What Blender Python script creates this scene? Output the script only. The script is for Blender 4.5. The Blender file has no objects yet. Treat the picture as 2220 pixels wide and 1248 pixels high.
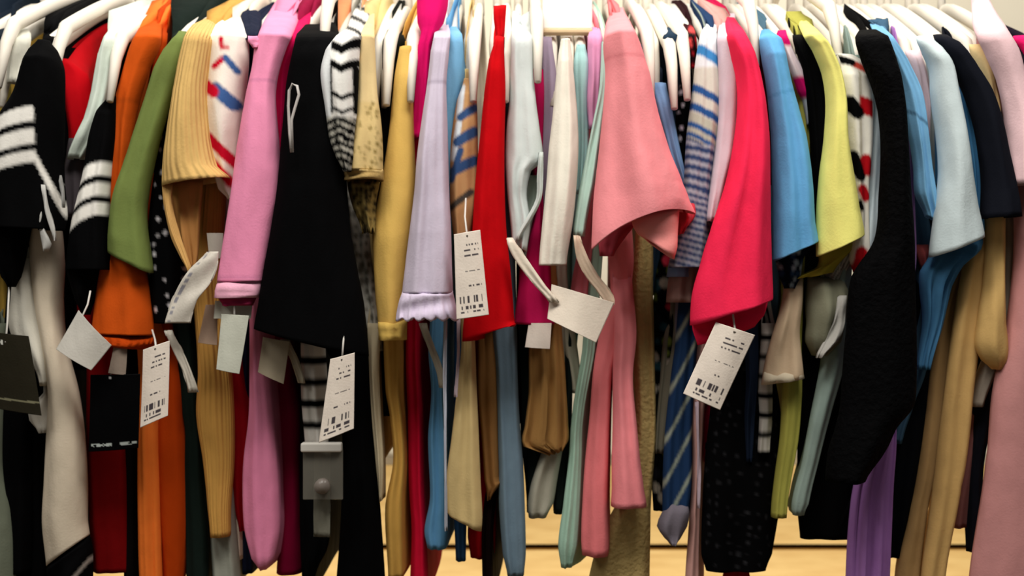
import bpy, math, random
from mathutils import Vector
random.seed(7)
C = bpy.context.scene.collection
# ------------------------------------------------------------------ camera
F, CY, CZ = 2405.0, -1.5, 1.15
cd = bpy.data.cameras.new('camera'); cam = bpy.data.objects.new('camera', cd); C.objects.link(cam)
cam.location = (0, CY, CZ); cam.rotation_euler = (math.pi/2, 0, 0)
cd.sensor_width = 36; cd.lens = 36*F/2220; cd.clip_start = .05
cd.dof.use_dof = True; cd.dof.focus_distance = 1.08; cd.dof.aperture_fstop = 5.6
bpy.context.scene.camera = cam
# ------------------------------------------------------------------ light
W = bpy.data.worlds.new('world'); bpy.context.scene.world = W; W.use_nodes = True
W.node_tree.nodes['Background'].inputs[0].default_value = (1, .97, .92, 1)
W.node_tree.nodes['Background'].inputs[1].default_value = .10
def area(name, loc, target, sx, sy, power, col=(1, .955, .88)):
    l = bpy.data.lights.new(name, 'AREA'); l.shape = 'RECTANGLE'; l.size = sx; l.size_y = sy
    l.energy = power; l.color = col
    o = bpy.data.objects.new(name, l); C.objects.link(o); o.location = loc
    o.rotation_euler = (Vector(target)-Vector(loc)).to_track_quat('-Z', 'Y').to_euler()
area('ceiling_light_front', (.1, -1.0, 2.35), (0, -.15, 1.5), 1.5, .4, 31)
area('ceiling_light_left', (-1.5, -1.5, 2.6), (0, 0, 1.2), .7, .7, 12)
area('ceiling_light_back', (0, .33, 2.7), (0, .30, 1.5), 2.4, .3, 24)
area('display_light_low', (0, .30, .30), (0, .66, .62), 2.2, .15, 10, (1, .93, .8))  # added lamp with no seen source, brightens the wood panelling
vs = bpy.context.scene.view_settings
vs.view_transform = 'Standard'; vs.look = 'None'; vs.gamma = 1; vs.use_curve_mapping = False
vs.exposure = -0.17
# ------------------------------------------------------------------ helpers
def P(px, py, Y):
    d = Y-CY
    return Vector(((px-1110)/F*d, Y, CZ-(py-624)/F*d))
def lin(c):
    return tuple(((v/255)/12.92 if v/255 <= .04045 else ((v/255+.055)/1.055)**2.4) for v in c)
def hx(h): return tuple(int(h[i:i+2], 16) for i in (0, 2, 4))
MATS = {}
def fabric(col=None, kind='jersey'):
    key = (col, kind)
    if key in MATS: return MATS[key]
    m = bpy.data.materials.new('fabric_'+kind); m.use_nodes = True; MATS[key] = m
    nt = m.node_tree; N = nt.nodes; L = nt.links; b = N['Principled BSDF']
    b.inputs['Roughness'].default_value = .85
    b.inputs['Specular IOR Level'].default_value = .04
    if kind == 'satin': b.inputs['Roughness'].default_value = .45; b.inputs['Specular IOR Level'].default_value = .4
    tc = N.new('ShaderNodeTexCoord')
    n1 = N.new('ShaderNodeTexNoise'); n1.inputs['Scale'].default_value = 38; n1.inputs['Detail'].default_value = 4
    L.new(tc.outputs['Object'], n1.inputs['Vector'])
    mr = N.new('ShaderNodeMapRange'); mr.inputs['To Min'].default_value = .86; mr.inputs['To Max'].default_value = 1.12
    L.new(n1.outputs['Fac'], mr.inputs['Value'])
    vm = N.new('ShaderNodeVectorMath'); vm.operation = 'SCALE'
    if col is None:
        at = N.new('ShaderNodeAttribute'); at.attribute_name = 'dye'; L.new(at.outputs['Color'], vm.inputs[0])
    else:
        vm.inputs[0].default_value = lin(hx(col))
    L.new(mr.outputs['Result'], vm.inputs['Scale']); L.new(vm.outputs['Vector'], b.inputs['Base Color'])
    n2 = N.new('ShaderNodeTexNoise'); n2.inputs['Scale'].default_value = 17; n2.inputs['Detail'].default_value = 3
    mp = N.new('ShaderNodeMapping'); mp.inputs['Scale'].default_value = (1, 1, .45)
    L.new(tc.outputs['Object'], mp.inputs['Vector']); L.new(mp.outputs['Vector'], n2.inputs['Vector'])
    bu = N.new('ShaderNodeBump'); bu.inputs['Strength'].default_value = .55; bu.inputs['Distance'].default_value = .012
    L.new(n2.outputs['Fac'], bu.inputs['Height'])
    n3 = N.new('ShaderNodeTexNoise'); n3.inputs['Scale'].default_value = 420
    b2 = N.new('ShaderNodeBump'); b2.inputs['Strength'].default_value = .25; b2.inputs['Distance'].default_value = .001
    if kind in ('knit', 'lace'): n3.inputs['Scale'].default_value = 170; b2.inputs['Strength'].default_value = .8; b2.inputs['Distance'].default_value = .003
    L.new(tc.outputs['Object'], n3.inputs['Vector']); L.new(n3.outputs['Fac'], b2.inputs['Height'])
    L.new(bu.outputs['Normal'], b2.inputs['Normal']); last = b2
    if kind == 'rib':
        uv = N.new('ShaderNodeUVMap'); wv = N.new('ShaderNodeTexWave'); wv.bands_direction = 'X'; wv.inputs['Scale'].default_value = 8
        wv.inputs['Distortion'].default_value = .6
        L.new(uv.outputs['UV'], wv.inputs['Vector']); b3 = N.new('ShaderNodeBump'); b3.inputs['Strength'].default_value = .4; b3.inputs['Distance'].default_value = .003
        L.new(wv.outputs['Fac'], b3.inputs['Height']); L.new(b2.outputs['Normal'], b3.inputs['Normal']); last = b3
    L.new(last.outputs['Normal'], b.inputs['Normal'])
    return m
def plain(name, col, rough=.5, spec=.4, metal=0, emit=0, trans=0, alpha=1):
    if name in MATS: return MATS[name]
    m = bpy.data.materials.new(name); m.use_nodes = True; MATS[name] = m
    nt = m.node_tree; b = nt.nodes['Principled BSDF']
    tc = nt.nodes.new('ShaderNodeTexCoord'); n = nt.nodes.new('ShaderNodeTexNoise'); n.inputs['Scale'].default_value = 25
    mr = nt.nodes.new('ShaderNodeMapRange'); mr.inputs['To Min'].default_value = .94; mr.inputs['To Max'].default_value = 1.04
    vm = nt.nodes.new('ShaderNodeVectorMath'); vm.operation = 'SCALE'; vm.inputs[0].default_value = lin(hx(col))
    nt.links.new(tc.outputs['Object'], n.inputs['Vector']); nt.links.new(n.outputs['Fac'], mr.inputs['Value'])
    nt.links.new(mr.outputs['Result'], vm.inputs['Scale']); nt.links.new(vm.outputs['Vector'], b.inputs['Base Color'])
    b.inputs['Roughness'].default_value = rough; b.inputs['Specular IOR Level'].default_value = spec; b.inputs['Metallic'].default_value = metal
    b.inputs['Transmission Weight'].default_value = trans; b.inputs['Alpha'].default_value = alpha
    if emit:
        b.inputs['Emission Color'].default_value = (*lin(hx(col)), 1); b.inputs['Emission Strength'].default_value = emit
    return m
def mesh_obj(name, verts, faces, mat, parent=None, dye=None, uvs=None, smooth=True, solid=0):
    me = bpy.data.meshes.new(name)
    off = parent.location if parent else Vector((0, 0, 0))
    me.from_pydata([tuple(Vector(v)-off) for v in verts], [], faces)
    if dye:
        at = me.color_attributes.new('dye', 'FLOAT_COLOR', 'POINT')
        for i, c in enumerate(dye): at.data[i].color = (*c, 1)
    if uvs:
        uvl = me.uv_layers.new(name='UVMap')
        for p in me.polygons:
            us = [uvs[me.loops[li].vertex_index] for li in p.loop_indices]
            wrap = max(u[0] for u in us)-min(u[0] for u in us) > .5
            for li, u in zip(p.loop_indices, us):
                uvl.data[li].uv = (u[0]+1 if wrap and u[0] < .5 else u[0], u[1])
    if smooth: me.shade_smooth()
    me.materials.append(mat)
    o = bpy.data.objects.new(name, me); C.objects.link(o)
    if parent: o.parent = parent
    if solid:
        s = o.modifiers.new('thickness', 'SOLIDIFY'); s.thickness = solid; s.offset = -1
    return o
def empty(name, label, cat, loc, group=None):
    o = bpy.data.objects.new(name, None); C.objects.link(o); o.location = loc; o.empty_display_size = .02
    o['label'] = label; o['category'] = cat
    if group: o['group'] = group
    return o
def struct(name, verts, faces, mat):
    o = mesh_obj(name, verts, faces, mat, smooth=False); o['kind'] = 'structure'; return o
def box(x0, x1, y0, y1, z0, z1, base=0):
    v = [(x, y, z) for x in (x0, x1) for y in (y0, y1) for z in (z0, z1)]
    f = [(0, 1, 3, 2), (4, 6, 7, 5), (0, 4, 5, 1), (2, 3, 7, 6), (0, 2, 6, 4), (1, 5, 7, 3)]
    return v, [tuple(i+base for i in q) for q in f]
def boxes(bl):
    V, Fc = [], []
    for b in bl:
        v, f = box(*b, base=len(V)); V += v; Fc += f
    return V, Fc
def sweep(pts, rx, rz=None, n=8, closed_caps=True):
    """tube of elliptical section along a polyline; rx half width in world x, rz across it"""
    V, Fc = [], []; pts = [Vector(p) for p in pts]
    for i, p in enumerate(pts):
        t = (pts[min(i+1, len(pts)-1)]-pts[max(i-1, 0)]).normalized()
        r1 = rx[i] if isinstance(rx, list) else rx; r2 = (rz[i] if isinstance(rz, list) else rz) or r1
        s = Vector((1, 0, 0)) if abs(t.x) < .8 else Vector((0, 1, 0))
        s = (s-t*s.dot(t)).normalized(); u = t.cross(s)
        for k in range(n):
            a = 2*math.pi*k/n; V.append(p+s*math.cos(a)*r1+u*math.sin(a)*r2)
    for i in range(len(pts)-1):
        for k in range(n):
            Fc.append((i*n+k, i*n+(k+1) % n, (i+1)*n+(k+1) % n, (i+1)*n+k))
    Fc.append(tuple(range(n))[::-1]); Fc.append(tuple((len(pts)-1)*n+k for k in range(n)))
    return V, Fc
# hanger profile: height of the top of a hanger arm over the camera at depth y (the neck is at y = 0)
def hz(y):
    y = abs(y)
    if y < .02: z = .383
    elif y < .19: z = .383-.083*((y-.02)/.17)**1.15
    else: z = .30-.08*min(1, (y-.19)/.035)**1.6
    return CZ+z
RAILZ = CZ+.478
def hanger(x, what, tip=-.225, dz=0, wide=1, label=None):
    """white plastic hanger whose hangs at x on the rail; what = the garment it carries"""
    e = empty('clothes_hanger', label or 'white plastic clothes hanger on the rail carrying the '+what, 'hanger', (x, 0, CZ+.36+dz), 'white hangers on the rail')
    ys = [tip*(1-i/13) for i in range(13)]
    pts = [Vector((x, y, hz(y*.225/-tip)-.012+dz)) for y in ys]
    pts = pts+[Vector((x, 0, hz(0)-.012+dz))]+[Vector((x, -p.y, p.z)) for p in reversed(pts)]
    n = len(pts)
    tp = lambda i: .45 if i in (0, n-1) else (.8 if i in (1, n-2) else 1)
    rx = [(.0052+.0022*wide*abs(i-n//2)/(n//2))*tp(i) for i in range(n)]; rz = [.009*tp(i) for i in range(n)]
    m = plain('cream_plastic', 'ECE5D8', .45, .3)
    mesh_obj('shoulder_bar', *sweep(pts, rx, rz, 10), m, e)
    z0 = hz(0)-.01+dz; hk = [(x, 0, z0-.005), (x, 0, z0+.03), (x, 0, z0+.05)]
    r = .019; zc = RAILZ+.0135-.017
    hk.append((x, .004, zc-.012))
    for k in range(10):
        a = -math.pi*.28+math.pi*1.35*k/9
        hk.append((x, r*math.cos(a), zc+.002+r*math.sin(a)))
    mesh_obj('hook', *sweep(hk, [.006, .0055]+[.0034]*(len(hk)-2), None, 8), m, e)
    return e
def cr(a, b, c, d, t):
    return .5*((2*b)+(-a+c)*t+(2*a-5*b+4*c-d)*t*t+(-a+3*b-3*c+d)*t**3)
def parse(s):
    out = []
    for r in s.split(';'):
        v = [float(q) for q in r.split()]
        if not v: continue
        out.append((v[0], v[1], v[0], v[2]) if len(v) == 3 else tuple(v))      # (yl, xl, yr, xr)
    return out
def dense(rows, step):
    out = []
    for i in range(len(rows)-1):
        a = rows[max(i-1, 0)]; b = rows[i]; c = rows[i+1]; d = rows[min(i+2, len(rows)-1)]
        n = max(2, int(max(abs(c[0]-b[0]), abs(c[2]-b[2]))/step))
        for k in range(n):
            t = k/n
            q = [cr(a[j], b[j], c[j], d[j], t) for j in range(4)]
            q[0] = b[0]+(c[0]-b[0])*t; q[2] = b[2]+(c[2]-b[2])*t
            out.append(tuple(q))
    out.append(rows[-1]); return out
def cloth(part, rows, parent, col, Y=-.235, back=None, df=None, db=None, fold=.0034, kf=None, kind='jersey', pat=None,
          drop=0, step=None, seg=None, cap=True, rise=False, ruffle=0, arch=0, rec=1, lean=.12, slot=None, pinch=True, tail=.05):
    """a hollow cloth tube: rows give where its left and right silhouettes lie; depth Y; back = how far the torso runs to the rear"""
    R = parse(rows) if isinstance(rows, str) else rows
    step = step or (4 if pat else 11); seg = seg or (72 if pat else 40)
    D = dense(R, step); n = len(D)
    ph = [random.uniform(0, 6.28) for _ in range(5)]
    V, Fc, dye, uvs = [], [], [], []
    xs = slot
    if back is not None and back < .13 and lean == .12: lean = 1; xs = None
    kf = kf or random.uniform(.8, 1.7)
    for i, (yl, xl, yr, xr) in enumerate(D):
        s = i/(n-1)
        Yr = Y+min(1, max(0, (82-(yl+yr)/2)/76))*(-.012-Y)*.97*rec if Y < -.1 else Y      # above the shoulder the cloth runs back along the hanger
        PL, PR = P(xl, yl, Yr), P(xr, yr, Yr)
        w = (PR-PL).length/2
        if xs is None: xs = (PL.x+PR.x)/2
        xc = (PL.x+PR.x)/2
        round_top = min(1, .25+s*7) if pinch else 1
        f_ = (df if df is not None else min(.013 if part == 'body' else .024, w*.95+.002))*round_top
        b_ = (db if db is not None else min(.017, w*.75+.002))*round_top
        g = .25+.75*min(1, s*1.6)
        am = fold*g+ruffle*max(0, (s-.45)/.55)
        for j in range(seg):
            th = 2*math.pi*j/seg; a = math.cos(th); b = math.sin(th)
            aa = math.copysign(abs(a)**.85, a)
            p = PL.lerp(PR, (aa+1)/2)
            k1 = math.sin(aa*math.pi*kf+ph[0]+1.4*s)*.6+math.sin(aa*math.pi*kf*1.9+ph[1]-2.2*s)*.4
            wave = am*k1*(1-a*a)**.5
            if b <= 0 or back is None:
                p.y += (f_ if b < 0 else b_)*b+wave*(1 if b < 0 else -.7)
            else:
                q = b**1.15
                p.y += q*(back-(Yr-Y))
                e = 1-(1-b)**2.2
                half = .0008+.0003*math.sin(3*s+ph[2])
                tx = xs+(xc-xs)*lean+a*half*3+.0012*math.sin(q*7+ph[3]+s*2)
                p.x = p.x*(1-e)+tx*e
            if rise and back is not None and b > 0:
                top = hz(p.y)-hz(Y)
                p.z += top*(1-s)**2.2; p.z = min(p.z, hz(p.y)+.007)
            if ruffle: p.z -= ruffle*1.2*math.sin(aa*17+ph[4])*max(0, (s-.8)/.2)
            if drop and b > 0: p.z -= drop*b*max(0, (s-.55)/.45)**2
            if arch and s > .5: p.z += arch*(1-a*a)*((s-.5)/.5)**2
            # soft creases running across
            p.y += .0016*math.sin(s*9+ph[3]+a*2)*(1 if b < 0 else .3)
            V.append(p)
            uvs.append((j/seg, s))
            if pat:
                fx = xl+(xr-xl)*(aa+1)/2; fy = yl+(yr-yl)*(aa+1)/2
                cs = [lin(pat(fx+ox, fy+oy, aa, s)) for ox, oy in ((0, 0), (2.2, 1), (-2.2, -1), (1, -2.2), (-1, 2.2), (0, 3.2), (0, -3.2))]
                dye.append(tuple(sum(c[q] for c in cs)/len(cs) for q in range(3)))
    for i in range(n-1):
        for j in range(seg):
            Fc.append((i*seg+j, (i+1)*seg+j, (i+1)*seg+(j+1) % seg, i*seg+(j+1) % seg))
    if cap: Fc.append(tuple(range(seg)))
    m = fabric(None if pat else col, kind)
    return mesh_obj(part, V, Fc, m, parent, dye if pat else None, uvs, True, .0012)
SHORT = {}
QUEUE = []
def garment(name, cat, label, col, pieces, hang=None, short=None, kind='jersey'):
    """pieces: (part, rows, Y, options). hang: image x of the hanger tip"""
    QUEUE.append((name, cat, label, col, pieces, hang, short, kind))
def build_garments():
    keys = []
    for g in QUEUE:
        b = [p for p in g[4] if p[0] == 'body'] or [g[4][0]]
        r = parse(b[0][1])[0]; px = g[5] if g[5] is not None else (r[1]+r[3])/2
        keys.append((px-1110)/F*1.3)
    order = sorted(range(len(QUEUE)), key=lambda k: keys[k]); x = [keys[k] for k in order]; gap = .0098
    for _ in range(400):                                     # the garments share the rail without crossing
        for a in range(len(x)-1):
            d = gap-(x[a+1]-x[a])
            if d > 0: x[a] -= d/2; x[a+1] += d/2
        for a in range(len(x)): x[a] += (keys[order[a]]-x[a])*.02
    slot = {k: x[a] for a, k in enumerate(order)}
    for k, (name, cat, label, col, pieces, hang, short, kind) in enumerate(QUEUE):
        R0 = parse(pieces[0][1]); y0, x0 = R0[0][0], (R0[0][1]+R0[0][3])/2
        e = empty(name, label, cat, P(hang if hang is not None else x0, y0, -.2))
        for pc in pieces:
            part, rows, Y = pc[:3]; o = dict(pc[3]) if len(pc) > 3 else {}
            c = o.pop('col', col); kd = o.pop('kind', kind)
            if part == 'body' or o.get('back'):
                o.setdefault('back', .3); o.setdefault('rise', True); o.setdefault('cap', False); o['slot'] = slot[k]
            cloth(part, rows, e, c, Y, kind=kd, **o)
        if hang is not None: hanger(slot[k], short or label)
# ------------------------------------------------------------------ room and rack
def tex_wall(name, c1, c2, scale, stretch):
    m = bpy.data.materials.new(name); m.use_nodes = True; nt = m.node_tree; b = nt.nodes['Principled BSDF']
    tc = nt.nodes.new('ShaderNodeTexCoord'); mp = nt.nodes.new('ShaderNodeMapping'); mp.inputs['Scale'].default_value = stretch
    n = nt.nodes.new('ShaderNodeTexNoise'); n.inputs['Scale'].default_value = scale; n.inputs['Detail'].default_value = 6
    r = nt.nodes.new('ShaderNodeValToRGB'); r.color_ramp.elements[0].color = (*lin(hx(c1)), 1); r.color_ramp.elements[1].color = (*lin(hx(c2)), 1)
    r.color_ramp.elements[0].position = .35; r.color_ramp.elements[1].position = .65
    nt.links.new(tc.outputs['Object'], mp.inputs['Vector']); nt.links.new(mp.outputs['Vector'], n.inputs['Vector'])
    nt.links.new(n.outputs['Fac'], r.inputs['Fac']); nt.links.new(r.outputs['Color'], b.inputs['Base Color'])
    b.inputs['Roughness'].default_value = .55; return m
wall_m = tex_wall('cream_paint', 'E6DCC4', 'EFE7D4', 3, (1, 1, 1))
wood_m = tex_wall('blond_wood', 'DDB570', 'EBC782', 9, (1, 1, 7))
floor_m = tex_wall('floor_laminate', '6E5A3C', '7C6646', 6, (6, 1, 1))
WY = .70
v, f = boxes([(-2.2, 2.2, WY, WY+.1, .80, 2.75)]); struct('wall_back', v, f, wall_m)
gz = P(1500, 1181, WY).z; 
v, f = boxes([(-2.2, 2.2, WY-.018, WY, gz+.006, .80), (-2.2, 2.2, WY-.018, WY, .02, gz-.006)]); struct('trim_wood_panelling', v, f, wood_m)
v, f = boxes([(-2.2, 2.2, WY-.002, WY+.1, 0, .80)]); struct('wall_back_lower', v, f, plain('dark_groove', '2A1E12', .8, .1))
v, f = boxes([(-2.2, 2.2, -2.6, WY+.1, -.05, 0)]); struct('floor', v, f, floor_m)
rk = empty('garment_rack', 'chrome clothes rail that carries every hanger, above the picture', 'clothes rack', (0, 0, 0))
ch = plain('chrome', 'D5D5D5', .18, .5, 1)
mesh_obj('rail', *sweep([(-.99, 0, RAILZ), (.99, 0, RAILZ)], .0135, None, 16), ch, rk)
for s in (-1, 1):
    mesh_obj('upright', *sweep([(s*.99, 0, .04), (s*.99, 0, RAILZ+.02)], .016, None, 14), ch, rk)
    mesh_obj('foot', *sweep([(s*.99, -.28, .02), (s*.99, .28, .02)], .02, None, 12), ch, rk)
# added white plate on the rail, standing in for a blown-out patch of light
le = empty('size_divider', 'bright white plastic size divider with a tan lower edge above the cream sleeve', 'divider', P(1230, 40, -.20))
a, b2 = P(1176, -30, -.20), P(1284, 64, -.20)
v, f = boxes([(a.x, b2.x, -.203, -.197, b2.z, a.z)]); o = mesh_obj('plate', v, f, plain('divider_white', 'FBFAF4', .4, .4), le, smooth=False)
bv = o.modifiers.new('round', 'BEVEL'); bv.width = .002; bv.segments = 3
v, f = boxes([(a.x, b2.x, -.207, -.193, b2.z-.006, b2.z)]); o = mesh_obj('rim', v, f, plain('tan_plastic', 'DCC49A', .5), le, smooth=False)
bv = o.modifiers.new('round', 'BEVEL'); bv.width = .002; bv.segments = 3
xm = (a.x+b2.x)/2
mesh_obj('bracket', *sweep([(xm, -.197, a.z-.004), (xm, -.15, a.z+.03), (xm, -.03, RAILZ+.019), (xm, 0, RAILZ+.0185), (xm, .02, RAILZ)], .0035, None, 8), MATS['divider_white'], le)
# ------------------------------------------------------------------ surface patterns
def seg(px, py, x0, y0, x1, y1):
    dx, dy = x1-x0, y1-y0; t = max(0, min(1, ((px-x0)*dx+(py-y0)*dy)/(dx*dx+dy*dy)))
    return math.hypot(px-x0-t*dx, py-y0-t*dy)
def hsh(i, j, k=0):
    v = math.sin(i*127.1+j*311.7+k*74.7)*43758.5453; return v-math.floor(v)
def blobs(px, py, cell, k, rmin=.2, rmax=.5):
    i, j = math.floor(px/cell), math.floor(py/cell); best = None
    for di in (-1, 0, 1):
        for dj in (-1, 0, 1):
            a, b = i+di, j+dj
            cx, cy = (a+.2+.6*hsh(a, b, k))*cell, (b+.2+.6*hsh(a, b, k+1))*cell
            r = cell*(rmin+(rmax-rmin)*hsh(a, b, k+2))
            if math.hypot(px-cx, py-cy) < r: best = hsh(a, b, k+3)
    return best
BLK, WHT = hx('050506'), hx('E9E6DF')
def p_sports(x, y, a, s):
    if x < 98:
        q = y-((98-x)/98)**1.5*26
        return WHT if 238 < q < 270 or 286 < q < 318 or 332 < q < 356 else BLK
    q = y-(x-98)*2.3
    return WHT if 336 < q < 362 or (292 < q < 300 and y > 400) else BLK
def p_sports_small(x, y, a, s):
    q = y-max(0, (222-x)/60)**1.6*36
    return WHT if 354 < q < 383 or 398 < q < 426 or 440 < q < 468 else BLK
def p_dots(cell, r, dot, base, k=1):
    def f(x, y, a, s):
        b = blobs(x, y*1.0, cell, k, r*.5, r)
        return dot if b is not None and b > .35 else base
    return f
def p_sail(x, y, a, s):
    red, blu, wh = hx('C8102E'), hx('3E5F96'), hx('F3EADF')
    if seg(x, y, 434, 172, 476, 208) < 12 or seg(x, y, 446, 288, 520, 362) < 11 or seg(x, y, 458, 346, 520, 412) < 10: return red
    if seg(x, y, 478, 200, 516, 232) < 14 or seg(x, y, 500, 134, 524, 162) < 7: return blu
    if seg(x, y, 490, 92, 492, 112) < 5 or seg(x, y, 492, 112, 504, 112) < 4 or seg(x, y, 476, 152, 494, 136) < 7: return red
    return wh
def p_zigzag(x, y, a, s):
    tri = abs(((x-738)/38) % 2-1)
    if y < 258:
        v = 14*(1-min(1.6, abs(x-747)/24))
        if y < 84: return BLK if any(abs(y-(x-770)*.5-c) < 5 for c in (14, 42, 70)) else hx('F4F2EC')
        if x < 722: return hx('D9DCDD')
        for c, w in ((102, 11), (144, 9), (206, 5), (236, 4)):
            if abs(y-c-v) < w: return BLK
        return BLK if (150 < y < 250 and (abs(x-724) < 3 or x > 768)) else hx('F4F2EC')
    q = (y+16*tri) % 17
    return BLK if q < 9 or hsh(int(x/4), int(y/5)) > .7 else hx('B9B6AA')
def p_tan_speck(x, y, a, s):
    if y < 225: return hx('E8CE98')
    if y > 372: return hx('B79A62') if (x/3+y/4) % 3 < 1.6 else hx('8C7346')
    b = blobs(x, y, 11, 3, .15, .42)
    return hx('8A7440') if b is not None and b > .45 else hx('D9BE84')
def p_lace(c1, c2, cell=12, k=5):
    def f(x, y, a, s):
        b = blobs(x, y*.6, cell, k, .2, .5); return c2 if b is not None else c1
    return f
def p_loops(x, y, a, s):
    t, n, w = hx('C79A6A'), hx('35517E'), hx('DCE4EA')
    for (x0, y0, x1, y1, r, c) in ((1000, 258, 1032, 236, 9, n), (994, 312, 1030, 288, 11, n), (984, 374, 1030, 350, 11, n), (980, 392, 1000, 330, 7, n), (978, 452, 1022, 418, 7, hx('4A4540')),
                                   (1002, 190, 996, 258, 7, w), (996, 272, 984, 345, 7, w)):
        if seg(x, y, x0, y0, x1, y1) < r: return c
    return t
def p_bluestripe(x, y, a, s):
    n, w = hx('2C5794'), hx('D2D0C4')
    q = y-(x-1490)*(.62 if y < 320 else .3)
    if y < 150 : return hx('3F86C2') if 84 < q < 108 else hx('E3E8EC')
    if q < 240: return n if 176 < q < 194 or 218 < q < 236 else w
    if q < 300: return n if 262 < q < 274 or 286 < q < 296 else hx('B9BAAA')
    p = 21 if y < 420 else 14
    return hx('33466F') if q % p < p*.55 else hx('A9AFBA')
def p_diamond(x, y, a, s):
    def rh(cx, cy, w, h): return abs(x-cx)/w+abs(y-cy)/h < 1 or (abs(x-cx) < w*.62 and abs(y-cy-(x-cx)*.45) < h*.42)
    if seg(x, y, 1830, 226, 1850, 250) < 14 or seg(x, y, 1840, 340, 1858, 386) < 11 or seg(x, y, 1856, 440, 1862, 455) < 5: return BLK
    if abs(x-1869) < 16 and abs(y-236-(x-1869)*.3) < 19: return hx('B5121C')
    if seg(x, y, 1868, 350, 1876, 372) < 13 or seg(x, y, 1862, 412, 1870, 428) < 11 or seg(x, y, 1862, 548, 1858, 580) < 14: return hx('B5121C')
    if seg(x, y, 1808, 128, 1840, 140) < 9: return BLK
    if seg(x, y, 1842, 142, 1872, 156) < 8: return hx('D24A3C')
    if abs(x-1856+(y-300)*-.02) < 3 and y > 160: return hx('B4AC98')
    return hx('F0ECE2')
def p_bars(c1, c2, per, duty, slope=0, off=0):
    def f(x, y, a, s): return c1 if (y-off+slope*x) % per < per*duty else c2
    return f
def p_floral(cols, cell=20, k=3, base=BLK):
    def f(x, y, a, s):
        b = blobs(x, y, cell, k, .25, .6)
        return base if b is None or b < .25 else cols[int(b*97) % len(cols)]
    return f
def p_band(base, hem, s0, s1=1.1, inner=None):
    def f(x, y, a, s): return hem if s0 < s < s1 else base
    return f
def p_stitch(base, line, ys, w=2.5, slope=0):
    def f(x, y, a, s): return line if any(abs(y+slope*x-q) < w for q in ys) else base
    return f
G = garment
B = dict
# ------------------------------------------------------------------ garments, in their order along the rail
G('cardigan', 'sweater', 'dark navy cardigan with a red patch in the top corner of the rail', '15202E',
  [('body', '-70 -70 20;0 -80 66;50 -80 20;700 -90 -20', -.16, B(pat=p_floral([hx('7E2428'), hx('1C3040'), hx('22303A')], 60, 9, hx('121C28')), back=.2))], hang=-60, short='dark navy cardigan')
G('blouse', 'top', 'olive yellow blouse beside the wide striped black sleeve', 'B8A04A',
  [('sleeve', '95 -20 12;160 -20 22;300 -30 20;520 -30 14', -.19), ('body', '95 -15 6;400 -20 18;600 -20 22;1020 -30 24', -.15, B(back=.2, col='DDB452'))], hang=34, short='olive yellow blouse')
G('jersey', 'sweater', 'black sports jersey whose wide sleeve has three broad white stripes', '050506',
  [('sleeve', '88 84 108;110 66 124;150 50 138;205 30 140;260 -6 140;330 -22 138;400 -30 140;470 -34 146;492 -30 500 140', -.262, B(pat=p_sports, df=.028, db=.02, seg=96)),
   ('inner_sleeve', '440 -26 80;500 -24 66;560 -8 54;600 8 44;622 20 32', -.25),
   ('piping', '400 90 98;450 96 106;490 108 118;522 116 122', -.285, B(col='B9B8B4', df=.003, db=.003, fold=0)),
   ('piping', '455 88 94;500 86 98;528 90 112;545 96 104', -.283, B(col='B0AFAB', df=.003, db=.003, fold=0)),
   ('piping', '380 128 134;420 132 140;450 136 140', -.283, B(col='8F8F8D', df=.003, db=.003, fold=0)),
   ('collar', '62 40 60;72 30 66;100 22 64;180 14 48', -.222, B(col='DDDCCF', df=.008)),
   ('body', '60 100 112;130 70 140;300 40 165;500 30 150;700 10 90;1240 0 70', -.195, B(back=.3))], hang=96, short='black sports jersey with striped sleeves')
G('sweater', 'sweater', 'scarlet red sweater with only its sloping shoulder in view beside the striped jersey', 'C60C18',
  [('body', '128 128 148;160 128 190;220 140 200;280 150 205;420 160 215;700 170 250', -.195, B(back=.26))], hang=118, short='scarlet red sweater')
G('tunic', 'top', 'pale mint tunic sloping down beside the red shoulder', 'D6E2D6',
  [('sleeve', '58 238 252;80 226 250;120 214 246;200 198 240;260 182 228;300 164 212;345 148 182', -.235), ('body', '60 236 250;300 190 240;700 200 250;1000 190 250', -.15, B(back=.3))], hang=240, short='pale mint tunic')
G('sweatshirt', 'sweater', 'charcoal sweatshirt under the pale mint tunic', '5A5358',
  [('sleeve', '300 150 190;350 142 190;420 134 188;470 140 180', -.215, B())], short='charcoal sweatshirt')
G('jersey', 'sweater', 'slim black jersey sleeve with three narrow white bands next to the orange shirt', '050506',
  [('sleeve', '205 236 250;240 212 250;300 194 248;360 184 242;420 172 238;480 160 238;560 150 240;585 146 240', -.25, B(pat=p_sports_small, seg=90)),
   ('cuff', '560 148 226;600 150 216;650 165 205;682 178 196', -.24),
   ('body', '90 250 262;300 220 250;560 150 230;800 110 190', -.17, B(back=.3))], hang=238, short='slim black jersey with banded sleeve')
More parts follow.
